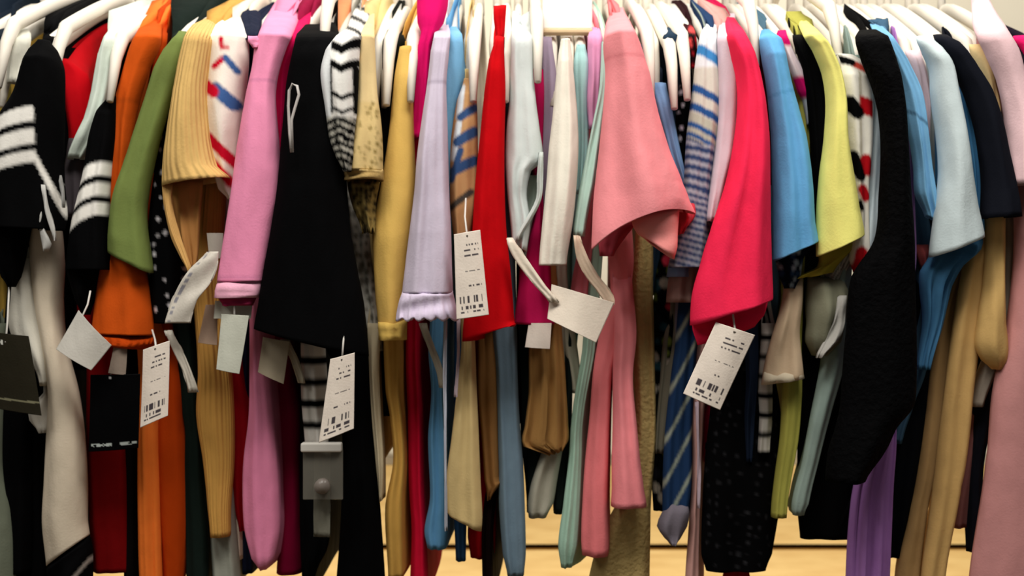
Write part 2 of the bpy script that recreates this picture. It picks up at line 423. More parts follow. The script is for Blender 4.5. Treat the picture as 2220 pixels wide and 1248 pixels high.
G('shirt', 'shirt', 'burnt orange shirt whose sleeve ends in a rust ribbed cuff', 'CC5416',
  [('sleeve', '10 330 366;50 308 352;100 284 346;150 268 324;222 250 302;300 244 288;400 238 280;480 232 290;545 226 300;600 214 322;660 206 330;722 200 726 334', -.232, B(pat=p_stitch(hx('CC5416'), hx('A84612'), [222], 2))),
   ('cuff', '716 203 730 334;735 206 745 334;746 226 757 318', -.232, B(col='B4400C', kind='rib', fold=.003)),
   ('body', '30 330 352;100 290 330;300 260 300;700 290 350;800 300 370;900 300 345;1050 300 348;1200 302 350;1270 304 352', -.2, B(col='F07A30', back=.3)),
   ('back_panel', '30 345 366;400 300 340;800 335 396;900 338 404;1000 340 412;1120 346 414;1200 352 408;1280 356 400', -.185, B(col='B8400C', back=.2))], hang=300, short='burnt orange shirt')  # bright front and this darker side paint one body's light and shade
G('jacket', 'jacket', 'blackish green jacket collar between the orange and olive shoulders', '16201C',
  [('body', '-60 400 425;0 378 438;40 372 430;80 374 402;300 330 380;900 398 430;1040 400 440;1180 404 452;1300 404 450', -.19, B(back=.3))], hang=418, short='blackish green jacket')
G('shirt', 'shirt', 'olive green short sleeve shirt curving over the orange cuff', '6F7E44',
  [('sleeve', '68 388 404;85 374 410;110 356 404;150 336 394;200 320 376;260 300 360;300 286 348;350 270 336;420 248 322;480 240 318;545 236 592 332', -.25, B(drop=0)),
   ('body', '90 388 404;400 300 330;700 280 330', -.16, B(back=.3))], hang=396, short='olive green shirt')
G('dress', 'dress', 'black dress with scattered white spangles beside the ribbed tan sweater', '050506',
  [('sleeve', '110 372 384;160 362 384;260 346 376;360 336 372;460 326 390;560 322 404;640 322 402;700 332 398', -.222, B(pat=p_dots(26, .2, hx('E6E2E6'), hx('050506'), 4))),
   ('body', '100 378 388;400 350 380;740 360 400;1000 398 424;1240 410 440', -.17, B(back=.3))], hang=384, short='black spangled dress')
G('sweater', 'sweater', 'ribbed tan sweater with an open bell sleeve', 'DDB672',
  [('sleeve', '42 448 466;60 420 470;90 404 462;140 390 456;200 378 450;300 364 456;360 356 470;405 353 385 498', -.262, B(kind='rib', df=.03, db=.03, fold=.002, kf=2)),
   ('rim', '398 352 374;440 354 374;480 362 382;520 374 394;560 392 408;592 408 418', -.27, B(kind='rib', df=.005, db=.003, col='D8AA68', fold=.001)),
   ('inner_sleeve', '390 368 440;440 368 436;500 380 432;560 400 428;585 412 424', -.25, B(col='B07E48', df=.006, fold=.006)),  # the shade inside the sleeve is put into this darker brown
   ('body', '50 450 470;300 440 490;600 420 480;800 430 500;900 426 508;1000 440 508;1100 450 500;1160 456 500', -.205, B(kind='rib', col='D09C50', back=.3))], hang=462, short='ribbed tan sweater')
G('skirt', 'skirt', 'grey skirt showing below the ribbed tan sweater', '9A9C90',
  [('body', '300 470 490;900 470 500;1130 456 512;1280 462 524', -.185, B(back=.25))], short='grey skirt')
G('top', 'top', 'white top printed with red and blue slanting bands', 'F3EADF',
  [('sleeve', '30 505 540;50 474 540;75 458 538;110 446 540;160 438 538;220 440 530;290 448 524;360 462 516;410 474 510;432 494 508', -.246, B(pat=p_sail, seg=90)),
   ('body', '50 505 530;400 480 520;800 500 520;1100 500 525;1210 505 528', -.175, B(back=.3, col='E8DCC8'))], hang=498, short='white top with red and blue bands')
G('jacket', 'jacket', 'navy jacket with its collar standing beside the pink sleeve', '1A2034',
  [('collar', '15 528 548;30 520 566;60 530 566;85 532 560', -.252, B()), ('sleeve', '60 522 556;120 524 548;180 522 546;250 510 530;330 505 525;420 500 520', -.226),
   ('body', '70 524 548;400 510 540;800 510 540;1240 525 550', -.165, B(back=.3))], hang=540, short='navy jacket')
G('sweater', 'sweater', 'candy pink long sleeve sweater with stitched pale cuff', 'F094B8',
  [('sleeve', '-20 612 648;20 590 652;60 570 640;100 556 622;150 548 606;200 536 598;250 526 600;320 514 606;420 502 608;500 490 592;560 480 580;610 472 572', -.272, B(df=.024, pat=p_stitch(hx('F094B8'), hx('D07FA4'), [181, 601], 2))),
   ('cuff', '604 472 572;630 468 568;645 466 562', -.272, B(col='F4B4CC', df=.024)),
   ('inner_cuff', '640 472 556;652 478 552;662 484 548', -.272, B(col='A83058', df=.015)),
   ('collar', '78 538 560;90 538 564;104 548 562', -.29, B(df=.004, db=.004, fold=0)),
   ('body', '0 610 640;100 575 610;500 540 580;720 542 575;800 542 582;900 540 592;1000 528 602;1080 526 606;1150 530 608;1210 545 596;1232 560 580', -.215, B(col='EC8CB0', back=.28))], hang=604, short='candy pink sweater')
G('blouse', 'top', 'crimson blouse squeezed between the pink sweater and the big black top', 'DC1458',
  [('sleeve', '20 648 678;50 640 672;80 625 660;120 608 644;160 598 630;220 596 624;300 596 618;420 598 610', -.24),
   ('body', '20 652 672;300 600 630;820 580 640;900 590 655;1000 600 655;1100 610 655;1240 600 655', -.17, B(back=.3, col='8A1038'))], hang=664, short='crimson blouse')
G('blouse', 'top', 'dark red blouse hem glimpsed just before the hanging pink body', 'A81420',
  [('body', '300 520 535;780 495 520;900 500 540;1000 502 545;1100 510 535;1150 520 530', -.18, B(back=.2))], short='dark red blouse')
G('top', 'top', 'big plain black top with a pale loop at its shoulder', '050506',
  [('sleeve', '55 662 720;75 644 734;110 636 738;180 622 742;240 616 746;300 610 748;400 602 752;500 588 760;600 570 778;660 560 790;712 550 772 800', -.275, B(df=.03, seg=64)),
   ('shoulder', '50 700 728;75 690 736;120 680 730', -.262),
   ('body', '70 690 720;400 680 740;730 700 800;850 740 808;1000 745 815;1100 742 825;1280 728 836', -.21, B(back=.3))], hang=680, short='big plain black top')
G('trousers', 'trousers', 'black trousers hanging below the clear size clip', '050506',
  [('body', '400 650 700;900 650 700;1100 650 710;1180 652 712;1230 655 690;1290 656 675', -.19, B(back=.3))], short='black trousers')
G('shirt', 'shirt', 'peach shirt collar peeping between two black shoulders', 'F4A070',
  [('body', '-40 745 770;20 736 782;80 732 770;160 720 745;600 720 740', -.175, B(back=.3))], hang=752, short='peach shirt')
G('blouse', 'top', 'black and white zigzag printed blouse', 'F4F2EC',
  [('sleeve', '-20 782 806;30 764 802;62 752 790;80 728 784;110 706 780;160 695 778;240 706 774;300 714 768;340 728 766;372 744 762', -.295, B(pat=p_zigzag, seg=110, step=3)),
   ('body', '20 764 784;400 745 775;460 755 790;640 790 815;800 795 822;1080 820 828', -.17, B(back=.3, pat=p_lace(hx('C9C5B8'), hx('8F8B80'))))], hang=744, short='zigzag printed blouse')
G('scarf', 'scarf', 'pale grey crocheted scarf fringe beside the big black top', 'C9C7BE',
  [('body', '380 738 770;440 742 790;500 748 800;560 756 806;620 768 815;700 782 826;760 800 830', -.2, B(pat=p_lace(hx('C9C7BE'), hx('77736A')), back=.03))], short='pale grey scarf')
G('blouse', 'top', 'tan speckled blouse with a lacy hem', 'D9BE84',
  [('sleeve', '30 792 812;70 776 812;130 774 814;200 770 818;260 762 826;320 752 830;372 746 830', -.272, B(pat=p_tan_speck, seg=90)),
   ('hem_lace', '368 745 831;392 745 832', -.272, B(pat=p_tan_speck)),
   ('fringe', '390 752 824;440 762 815;500 785 815', -.255, B(pat=p_lace(hx('8E7A48'), hx('2A2418'), 9), ruffle=.003)),
   ('body', '40 792 812;400 780 815;800 800 815;1000 816 830', -.16, B(back=.3))], hang=812, short='tan speckled blouse')
G('top', 'top', 'black top slung on a bare white hanger tip next to the mustard shirt', '12140F',
  [('sleeve', '60 842 868;90 830 880;140 828 872;220 818 862;320 822 850;400 826 842', -.205, B()),
   ('body', '60 850 870;400 830 850;900 828 850', -.15, B(back=.3))], hang=838, short='black top next to the mustard shirt')
G('shirt', 'shirt', 'mustard yellow shirt with a straight narrow sleeve', 'DDB562',
  [('sleeve', '100 866 892;160 856 896;220 850 896;300 842 898;400 826 902;500 808 896;560 810 890;640 814 884;700 820 882;735 822 880', -.243, B()),
   ('cuff', '690 819 883;736 821 882', -.246, B(col='E2BC64', df=.018)),
   ('body', '90 868 888;600 830 860;760 832 868;850 836 868;900 845 872;1000 852 878;1100 835 872;1250 842 874', -.205, B(back=.3, col='CFA050'))], hang=890, short='mustard yellow shirt')
G('blouse', 'top', 'magenta blouse rising above the lilac sleeve', 'DA1468',
  [('sleeve', '-50 908 960;0 904 972;50 905 962;70 912 948;100 906 938;200 898 928;300 890 922', -.232, B(rec=.1)),
   ('body', '-30 915 960;60 915 940;300 890 920;760 880 912;900 884 918;1050 886 920;1150 892 925;1290 888 930', -.185, B(back=.28, col='C81434'))], hang=934, short='magenta blouse')
G('blouse', 'top', 'lilac blouse with a gathered ruffle at the sleeve end', 'CDC2D4',
  [('sleeve', '52 946 972;70 942 976;110 934 974;180 926 968;260 914 970;340 904 972;420 898 974;500 888 978;580 878 980;635 872 982', -.272, B(pat=p_stitch(hx('CDC2D4'), hx('8E8098'), [181], 2))),
   ('ruffle', '630 872 982;650 866 986;675 860 992;692 858 996', -.274, B(col='DCCFE6', ruffle=.0016, kf=6, fold=.003, seg=90, step=4)),
   ('body', '60 948 970;400 920 960;760 940 965;1000 955 975', -.155, B(back=.3))], hang=952, short='lilac blouse with ruffle')
G('shirt', 'shirt', 'sky blue shirt folded behind the lilac sleeve', '7DB6DE',
  [('sleeve', '58 962 990;75 958 1002;120 960 1006;180 962 1012;250 964 994;330 968 986;400 972 984', -.225),
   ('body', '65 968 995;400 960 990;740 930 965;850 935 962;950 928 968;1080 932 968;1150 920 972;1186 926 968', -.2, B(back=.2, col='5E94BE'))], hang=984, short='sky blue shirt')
G('blouse', 'top', 'tan blouse with looping navy and white print', 'C79A6A',
  [('sleeve', '170 1006 1030;220 990 1034;300 978 1036;380 976 1036;450 976 1030;520 984 1020', -.242, B(pat=p_loops, seg=100, step=3)),
   ('body', '150 1006 1026;600 990 1025;740 1000 1030;850 990 1034;940 980 1038;1040 968 1042;1110 970 1120 1046;1116 974 1150 1044', -.228, B(back=.2, col='D6BC84'))], hang=1014, short='tan blouse with looping print')
G('skirt', 'skirt', 'brown skirt with one corner dipping next to the slate blue top', '8A6238',
  [('body', '300 1040 1060;740 1036 1080;850 1036 1082;950 1044 1082;1040 1050 1086;1060 1054 1040 1090;1085 1056 1075 1066', -.2, B(back=.2))], short='brown skirt')
G('dress', 'dress', 'bright red dress with a narrow strap and a curved hem', 'C00A12',
  [('strap', '12 1070 1098;40 1070 1096;72 1074 1094;90 1074 1092', -.245, B(df=.006, rec=.05)),
   ('body', '80 1074 1092;130 1060 1094;200 1050 1096;300 1040 1094;400 1030 1094;500 1024 1098;600 1018 1108;680 1008 1114;705 1004 1116;740 1002 700 1116', -.262, B(back=.1, df=.02, seg=60)),
   ('underskirt', '680 1010 1100;760 1000 1080;1000 1030 1080;1150 1014 1076;1205 1020 1072', -.17, B(back=.2, col='8E0A12'))], hang=1086, short='bright red dress')
G('top', 'top', 'black camisole hidden behind the red dress', '140808',
  [('body', '190 1088 1108;300 1086 1106;440 1088 1104;900 1090 1130;1100 1048 1072;1290 1046 1070', -.19, B(back=.3))], hang=1098, short='black camisole')
G('cardigan', 'sweater', 'slate blue cardigan hanging long and narrow below the red dress', '6E8494',
  [('body', '200 1090 1110;700 1066 1120;800 1072 1122;900 1076 1126;1000 1080 1134;1100 1082 1138;1200 1090 1140;1246 1100 1136', -.205, B(back=.2))], short='slate blue cardigan')
G('vest', 'vest', 'pale grey sleeveless vest with a wide curved armhole', 'D2DAD8',
  [('body', '40 1112 1152;80 1108 1154;150 1106 1156;220 1104 1162;280 1098 1170;330 1096 1177;345 1096 350 1176;370 1097 1152;420 1100 1142;480 1106 1150;530 1110 545 1142', -.25, B(back=.1)),
   ('armhole_binding', '330 1168 1178;380 1164 1178;430 1162 1174;470 1142 1156;520 1116 1128', -.262, B(col='C6CECA', df=.004, db=.004)),
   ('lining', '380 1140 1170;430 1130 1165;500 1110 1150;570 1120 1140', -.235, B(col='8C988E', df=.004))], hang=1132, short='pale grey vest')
G('blouse', 'top', 'cerise blouse glimpsed beneath a bare hanger tip', 'B81650',
  [('sleeve', '150 1148 1178;200 1150 1180;280 1152 1178;360 1154 1176;460 1156 1180;560 1130 1192;620 1124 1196;690 1116 1202;702 1114 1203', -.222)], hang=1166, short='cerise blouse')
G('top', 'top', 'dusty mauve top behind the cream sleeve', '9C8CA0',
  [('sleeve', '80 1176 1196;160 1172 1206;260 1168 1210;340 1165 1208;450 1165 1200;520 1160 1190', -.212), ('body', '90 1180 1200;600 1160 1200;760 1150 1185', -.15, B(back=.3))], hang=1186, short='dusty mauve top')
G('shirt', 'shirt', 'cream white shirt whose long sleeve ends with a grey line above the hem', 'EFEADB',
  [('sleeve', '84 1216 1236;120 1210 1240;180 1204 1246;250 1198 1252;320 1190 1254;400 1184 1250;480 1176 1242;575 1168 1228', -.262, B(pat=p_stitch(hx('EFEADB'), hx('8E9AA0'), [543], 3.5, -.05))),
   ('body', '90 1216 1236;600 1190 1230;740 1205 1250;850 1230 1262', -.17, B(back=.3, col='D5CDB8'))], hang=1224, short='cream white shirt')
G('top', 'top', 'soft teal top between the cream sleeve and a pink blouse', 'A4CCCB',
  [('sleeve', '96 1250 1268;130 1244 1276;220 1246 1276;320 1248 1276;420 1244 1270', -.232), ('body', '100 1250 1268;600 1240 1270;760 1236 1250', -.15, B(back=.3))], hang=1258, short='soft teal top')
G('blouse', 'top', 'small orchid pink blouse above the mint sleeve', 'E49CC4',
  [('sleeve', '60 1280 1300;80 1274 1306;150 1274 1304;220 1272 1300;280 1276 1296', -.236), ('body', '70 1280 1300;500 1260 1290;650 1235 1275;690 1240 1290', -.2, B(back=.2, col='D87884'))], hang=1290, short='orchid pink blouse')
G('cardigan', 'sweater', 'pale mint cardigan with a long slender sleeve', 'C4E4D8',
  [('sleeve', '90 1304 1322;150 1302 1322;200 1298 1318;260 1286 1308;320 1274 1298;400 1258 1288;460 1248 1276;512 1242 1268', -.252),
   ('body', '90 1304 1322;500 1280 1310;760 1262 1290;900 1240 1266;1000 1232 1262;1100 1220 1258;1180 1210 1252;1228 1216 1240', -.2, B(back=.2, col='A8CCB8'))], hang=1312, short='pale mint cardigan')
G('shirt', 'shirt', 'salmon pink shirt with a wide flared short sleeve', 'FA9AA0',
  [('sleeve', '20 1326 1352;50 1314 1366;100 1308 1388;160 1312 1408;250 1306 1428;330 1298 1452;400 1290 1480;440 1286 1496;540 1282 464 1508', -.288, B(df=.036, db=.02, fold=.009, kf=1.1, pat=p_stitch(hx('FA9AA0'), hx('D8747C'), [133], 2), seg=80, arch=.016)),
   ('rolled_hem', '462 1368 448 1472;482 1370 468 1472;494 1374 498 1470;508 1384 536 1468;518 1400 562 1462', -.30, B(col='F89C98', df=.012, fold=.001)),
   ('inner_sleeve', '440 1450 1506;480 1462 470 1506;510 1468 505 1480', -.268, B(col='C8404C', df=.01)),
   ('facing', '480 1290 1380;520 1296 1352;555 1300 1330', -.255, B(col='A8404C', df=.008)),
   ('body', '40 1326 1346;400 1310 1360;560 1318 1374;640 1322 1366;720 1300 1358;800 1286 1330;900 1278 1322;1000 1268 1318;1100 1262 1316;1170 1260 1320;1202 1262 1318', -.215, B(back=.2, col='E87C80')),
   ('front_panel', '600 1328 1370;720 1330 1380;820 1328 1372;920 1328 1380;1000 1326 1388;1060 1326 1396;1095 1324 1402', -.225, B(back=.1, col='F08C92'))], hang=1346, short='salmon pink shirt')
G('coat', 'coat', 'beige tweed coat hanging straight behind the salmon shirt', 'B49C66',
  [('body', '300 1390 1410;540 1376 1416;640 1370 1416;800 1374 1420;950 1376 1422;1080 1342 1412;1160 1300 1410;1280 1272 1408', -.19, B(back=.2, kind='knit'))], short='beige tweed coat')
for hx_, w in ((1412, 'slate blue jersey'), (1462, 'knotted navy top'), (1490, 'black spotted dress')): pass
G('jersey', 'sweater', 'slate blue jersey edging out from the salmon sleeve', '7896C0',
  [('sleeve', '180 1410 1444;230 1420 1456;280 1434 1466;340 1450 1478;400 1470 1492;480 1470 1508;600 1445 1500', -.238),
   ('body', '150 1412 1436;600 1420 1450', -.15, B(back=.3))], hang=1418, short='slate blue jersey')
G('top', 'top', 'navy top knotted into a ball above the hangers', '26384A',
  [('knot', '60 1446 1464;72 1438 1472;92 1438 1472;106 1448 1462', -.215, B(df=.012, db=.012)), ('strap', '96 1450 1464;150 1466 1478;200 1470 1484', -.212, B(df=.003)),
   ('body', '120 1462 1480;600 1400 1440;640 1410 1440', -.17, B(back=.25))], hang=1466, short='knotted navy top')
G('dress', 'dress', 'black dress with tiny white dots beside the navy striped sleeve', '050506',
  [('sleeve', '150 1480 1500;220 1466 1506;300 1468 1500;380 1476 1500;470 1484 1500', -.225, B(pat=p_dots(24, .18, hx('E0DCE6'), hx('050506'), 11))),
   ('body', '150 1480 1500;560 1430 1500;660 1415 1470;800 1400 1470;1000 1408 1450;1105 1416 1440', -.185, B(pat=p_floral([hx('14141A'), hx('6A7A32'), hx('A4283A'), hx('1C3A44'), hx('8C8478')], 26, 8), back=.2))], hang=1496, short='black dotted dress')
G('shirt', 'shirt', 'dark shirt with a red and black patterned collar', '2A1014',
  [('collar', '50 1482 1500;75 1476 1508;115 1484 1512;150 1490 1510', -.218, B(pat=p_floral([hx('C0202C'), hx('401018'), hx('D84848')], 16, 2, hx('1A0E12')))), ('body', '60 1486 1504;700 1500 1520', -.15, B(back=.3))], hang=1506, short='dark shirt with red patterned collar')
G('shirt', 'shirt', 'navy and white striped shirt', 'E4E0D4',
  [('sleeve', '40 1534 1552;75 1518 1554;130 1508 1556;200 1500 1560;300 1488 1556;400 1482 1544;480 1470 1540;580 1450 1530', -.25, B(pat=p_bluestripe, seg=90, step=3)),
   ('body', '60 1530 1550;600 1480 1520;760 1462 1510;850 1450 1504;950 1440 1500;1050 1436 1498;1120 1436 1490', -.205, B(pat=p_bars(hx('20385C'), hx('9AA292'), 88, .84, 1.9), back=.15))], hang=1534, short='navy and white striped shirt')
G('blouse', 'top', 'taupe blouse cuff peeking out under the striped shirt', '9A7C74',
  [('sleeve', '460 1476 1540;540 1460 1520;600 1450 1512;655 1444 1508', -.23), ('body', '300 1500 1530;700 1440 1500;840 1425 1460;980 1415 1445', -.19, B(back=.1, col='6E6A5C'))], short='taupe blouse')
G('blouse', 'top', 'pale rose grey blouse beside the hot pink shirt', 'DACAD4',
  [('sleeve', '30 1566 1592;70 1556 1598;120 1556 1606;180 1558 1606;260 1556 1600;340 1548 1588;400 1540 1572;480 1530 1556', -.262),
   ('body', '50 1566 1590;700 1520 1545;880 1496 1526;1000 1500 1520;1100 1495 1518;1280 1484 1514', -.2, B(back=.15, col='CC9C94'))], hang=1574, short='pale rose grey blouse')
G('shirt', 'shirt', 'hot pink shirt with a large curling sleeve hem', 'FA2E56',
  [('sleeve', '40 1572 1592;70 1574 1612;110 1584 1628;160 1596 1642;220 1600 1654;300 1592 1664;400 1572 1668;500 1540 1670;580 1516 1672;640 1500 1674;705 1496 648 1674', -.29, B(df=.034, db=.022, fold=.007)),
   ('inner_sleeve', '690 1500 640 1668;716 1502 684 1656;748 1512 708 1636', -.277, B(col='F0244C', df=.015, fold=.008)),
   ('body', '60 1576 1596;700 1590 1640;880 1530 1556;1000 1526 1540', -.18, B(back=.3, col='C4184C'))], hang=1594, short='hot pink shirt')
G('shirt', 'shirt', 'dark maroon shirt shadowed between hot pink and blue sleeves', '3A1018',
  [('sleeve', '85 1616 1644;120 1624 1664;180 1640 1672;260 1650 1680;400 1655 1682', -.232), ('body', '90 1620 1644;700 1620 1670', -.15, B(back=.3))], hang=1632, short='dark maroon shirt')
G('shirt', 'shirt', 'cornflower blue short sleeve shirt', '6AAEE0',
  [('sleeve', '66 1650 1668;85 1646 1694;120 1650 1702;180 1660 1714;230 1666 1728;300 1672 1746;400 1674 1760;480 1674 1766;566 1674 522 1774', -.27, B(df=.024, pat=p_stitch(hx('6AAEE0'), hx('4E92C4'), [663], 2, .27), seg=64)),
   ('inner_sleeve', '530 1684 1760;560 1682 1740;600 1690 1735;625 1700 1722', -.25, B(pat=p_floral([hx('2C4468'), hx('A0B0C0'), hx('141C30')], 12, 6, hx('10182A')))),
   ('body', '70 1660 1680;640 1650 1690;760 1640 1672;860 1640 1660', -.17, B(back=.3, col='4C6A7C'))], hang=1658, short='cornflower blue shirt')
G('blouse', 'top', 'white and magenta color block blouse beside the cornflower blue sleeve', 'F0D4DC',
  [('sleeve', '66 1686 1704;90 1686 1712;130 1704 1730;165 1718 1748;200 1730 1764;218 1740 1768;270 1748 1760', -.236,
    B(pat=lambda x, y, a, s: hx('D01468') if (y < 102 and x < 1712) or 168 < y < 214 else (hx('F0DCE0') if y < 214 else hx('B8BCC4')))),
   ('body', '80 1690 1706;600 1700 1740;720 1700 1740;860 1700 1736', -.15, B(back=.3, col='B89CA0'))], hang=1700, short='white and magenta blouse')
G('dress', 'dress', 'plain black dress curving beside the yellow shirt', '050506',
  [('sleeve', '76 1718 1740;100 1722 1756;150 1740 1780;220 1750 1796;300 1756 1800;380 1760 1796;460 1762 1786', -.246),
   ('body', '80 1720 1744;300 1756 1800;480 1732 1800;700 1728 1840;900 1728 1850;1000 1728 1860;1100 1728 1862;1165 1734 1862', -.202, B(back=.05))], hang=1730, short='plain black dress')
G('shirt', 'shirt', 'lemon yellow short sleeve shirt', 'EDE884',
  [('sleeve', '40 1728 1746;70 1738 1772;110 1762 1798;160 1782 1818;220 1790 1830;300 1786 1836;380 1776 1850;460 1770 1862;556 1770 508 1872', -.274, B(df=.024, drop=.0, pat=p_stitch(hx('EDE884'), hx('D2CC68'), [2000], 2))),
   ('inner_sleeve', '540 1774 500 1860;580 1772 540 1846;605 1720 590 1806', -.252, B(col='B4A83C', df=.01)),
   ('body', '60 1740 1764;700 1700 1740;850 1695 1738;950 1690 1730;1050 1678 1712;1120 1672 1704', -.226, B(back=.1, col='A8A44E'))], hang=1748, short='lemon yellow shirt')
G('blouse', 'top', 'white blouse printed with black and red diamonds', 'F0ECE2',
  [('sleeve', '118 1806 1850;136 1812 1878;200 1816 1890;300 1826 1890;400 1838 1884;470 1850 1884;560 1842 1884;590 1850 1872', -.256, B(pat=p_diamond, seg=100, step=3)),
   ('inner_hem', '540 1790 1860;580 1784 1838;626 1794 1828', -.236, B(pat=p_bars(BLK, hx('D8D2C4'), 17, .5, 1.9))),
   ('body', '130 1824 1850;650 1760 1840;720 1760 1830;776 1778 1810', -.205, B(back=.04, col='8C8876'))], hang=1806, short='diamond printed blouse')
G('shirt', 'shirt', 'pale ice blue shirt edging the black and red diamonds', 'D4E2EA',
  [('sleeve', '130 1850 1884;180 1872 1900;250 1880 1912;350 1882 1910;440 1876 1904;520 1860 1902;560 1858 1892;585 1862 1878', -.248),
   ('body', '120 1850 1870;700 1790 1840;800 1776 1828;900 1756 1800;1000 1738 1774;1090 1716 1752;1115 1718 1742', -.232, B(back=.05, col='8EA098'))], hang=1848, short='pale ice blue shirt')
G('cardigan', 'sweater', 'long black lacy cardigan draping to a point', '050506',
  [('sleeve', '66 1862 1900;80 1854 1924;120 1864 1938;180 1888 1950;240 1904 1958;320 1910 1964;420 1906 1972;520 1896 1980;600 1846 1982;720 1834 1984;820 1826 1984;880 1822 1978;925 1812 1942;975 1796 1918;1040 1790 1874', -.285, B(kind='lace', df=.026)),
   ('body', '80 1880 1910;700 1880 1980;960 1850 1930;1040 1840 1870;1160 1750 1856', -.2, B(back=.12))], hang=1876, short='long black lacy cardigan')
G('top', 'top', 'lavender top seen as a thin line beside the black cardigan', 'A07CB4',
  [('sleeve', '170 1948 1974;230 1950 1982;330 1950 1980;450 1962 1982;560 1966 1984;620 1970 1980', -.23),
   ('body', '140 1948 1966;800 1900 1950;930 1905 1940;960 1880 1940;1050 1850 1934;1150 1838 1930;1290 1832 1926', -.225, B(back=.04, col='A070B0', fold=.01, kf=3))], hang=1930, short='lavender top')
G('shirt', 'shirt', 'azure shirt folded sharply next to the pale grey tee', '7CB4DC',
  [('sleeve', '46 1884 1908;80 1900 1936;130 1930 1966;200 1956 1996;280 1968 2010;360 1980 2020;420 1984 2028;468 2006 478 2032', -.262, B(pat=p_stitch(hx('7CB4DC'), hx('34506E'), [-1310], 2.5, -.79))),
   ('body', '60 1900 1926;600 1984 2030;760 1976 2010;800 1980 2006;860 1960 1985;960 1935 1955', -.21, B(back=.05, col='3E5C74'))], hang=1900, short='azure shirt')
G('blouse', 'top', 'shell pink blouse behind the pale grey tee', 'E6CCD2',
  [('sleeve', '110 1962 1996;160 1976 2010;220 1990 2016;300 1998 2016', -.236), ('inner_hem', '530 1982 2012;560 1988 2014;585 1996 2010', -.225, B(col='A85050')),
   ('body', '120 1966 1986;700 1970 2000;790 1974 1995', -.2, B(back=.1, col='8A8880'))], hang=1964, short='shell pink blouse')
G('shirt', 'shirt', 'pale silver blue short sleeve shirt above the denim drape', 'CCDADD',
  [('sleeve', '80 1984 2020;105 1994 2042;150 2014 2062;210 2018 2074;300 2030 2092;380 2034 2106;450 2026 2118;558 2014 512 2130', -.27, B(df=.026)),
   ('body', '90 1990 2020;650 2000 2030;700 2000 2030', -.16, B(back=.15))], hang=1990, short='pale silver blue shirt')
G('blouse', 'top', 'denim blue blouse gathered beneath the pale silver blue hem', '44759C',
  [('sleeve', '535 2016 512 2130;560 2012 540 2124;588 1996 575 2085;620 1994 2062;700 2000 2044;800 1988 2014', -.245, B(fold=.01, kf=3))], short='denim blue blouse')
G('shirt', 'shirt', 'cobalt blue shirt between the silver blue and black sleeves', '5CA4DC',
  [('sleeve', '140 2060 2084;180 2072 2102;240 2084 2116;320 2094 2128;400 2104 2130;500 2110 2132', -.24), ('body', '140 2064 2080;700 2080 2100', -.15, B(back=.15))], hang=2046, short='cobalt blue shirt')
G('shirt', 'shirt', 'black short sleeve shirt beside the long dusty pink dress', '15171F',
  [('sleeve', '76 2022 2054;95 2032 2078;140 2058 2106;200 2088 2144;270 2110 2170;340 2122 2186;400 2128 2198;474 2126 470 2210', -.268, B(df=.024)),
   ('body', '90 2044 2070;600 2120 2150;900 2100 2150;1000 2092 2132;1100 2090 2126;1194 2094 2122', -.205, B(back=.02))], hang=2042, short='black shirt')
G('trousers', 'trousers', 'folded khaki trousers leg leaning behind the denim drape', 'B89460',
  [('body', '500 2080 2110;600 2062 2090;700 2030 2070;800 2016 2056;900 2002 2044;1000 1990 2030;1100 1970 2010;1270 1936 1992', -.212, B(back=.04, col='A88658'))], short='khaki trousers')
G('trousers', 'trousers', 'camel trousers leg in front of the khaki pair', 'C49E64',
  [('body', '470 2100 2150;560 2090 2134;650 2072 2130;750 2058 2122;850 2046 2108;950 2034 2098;1050 2022 2082;1270 1994 2046', -.232, B(back=.04))], short='camel trousers')
G('sweater', 'sweater', 'buff yellow sweater with a rounded sleeve end', 'E2C48C',
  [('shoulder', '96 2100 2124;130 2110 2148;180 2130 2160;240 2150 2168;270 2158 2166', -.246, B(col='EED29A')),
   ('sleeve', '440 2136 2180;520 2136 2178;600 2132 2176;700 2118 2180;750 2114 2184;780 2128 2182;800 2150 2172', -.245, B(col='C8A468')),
   ('body', '110 2106 2130;500 2140 2175;700 2150 2180', -.17, B(back=.1))], hang=2096, short='buff yellow sweater')
G('skirt', 'skirt', 'plum brown skirt behind the rounded buff sleeve', '7C5250',
  [('body', '400 2150 2200;600 2150 2206;760 2114 2184;850 2096 2146;950 2084 2130;1050 2066 2110;1140 2056 2096', -.2, B(back=.02))], short='plum brown skirt')
G('scarf', 'scarf', 'taupe scarf edge beside the long dusty pink dress', '8A8074',
  [('body', '440 2176 2216;640 2168 2214;760 2136 2180;820 2112 2152;880 2098 2130', -.222, B(back=.03))], short='taupe scarf')
G('dress', 'dress', 'long dusty pink dress at the outer end of the rail', 'F0C4CC',
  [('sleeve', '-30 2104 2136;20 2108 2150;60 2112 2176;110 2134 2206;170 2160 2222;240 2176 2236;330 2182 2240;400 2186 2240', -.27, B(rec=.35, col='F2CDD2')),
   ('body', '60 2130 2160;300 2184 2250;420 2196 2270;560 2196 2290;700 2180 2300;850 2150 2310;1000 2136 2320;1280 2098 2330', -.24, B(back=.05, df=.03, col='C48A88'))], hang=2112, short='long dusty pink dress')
G('top', 'top', 'black top with a hot pink shoulder at the very end of the rail', '201824',
  [('sleeve', '70 2160 2184;100 2178 2212;150 2206 2250;260 2230 2260', -.256, B(col='1C1824')), ('shoulder', '78 2196 2240;100 2204 2250;140 2226 2260', -.262, B(col='E8206C')),
   ('body', '80 2190 2230;700 2260 2300', -.15, B(back=.1))], hang=2182, short='black top with pink shoulder')
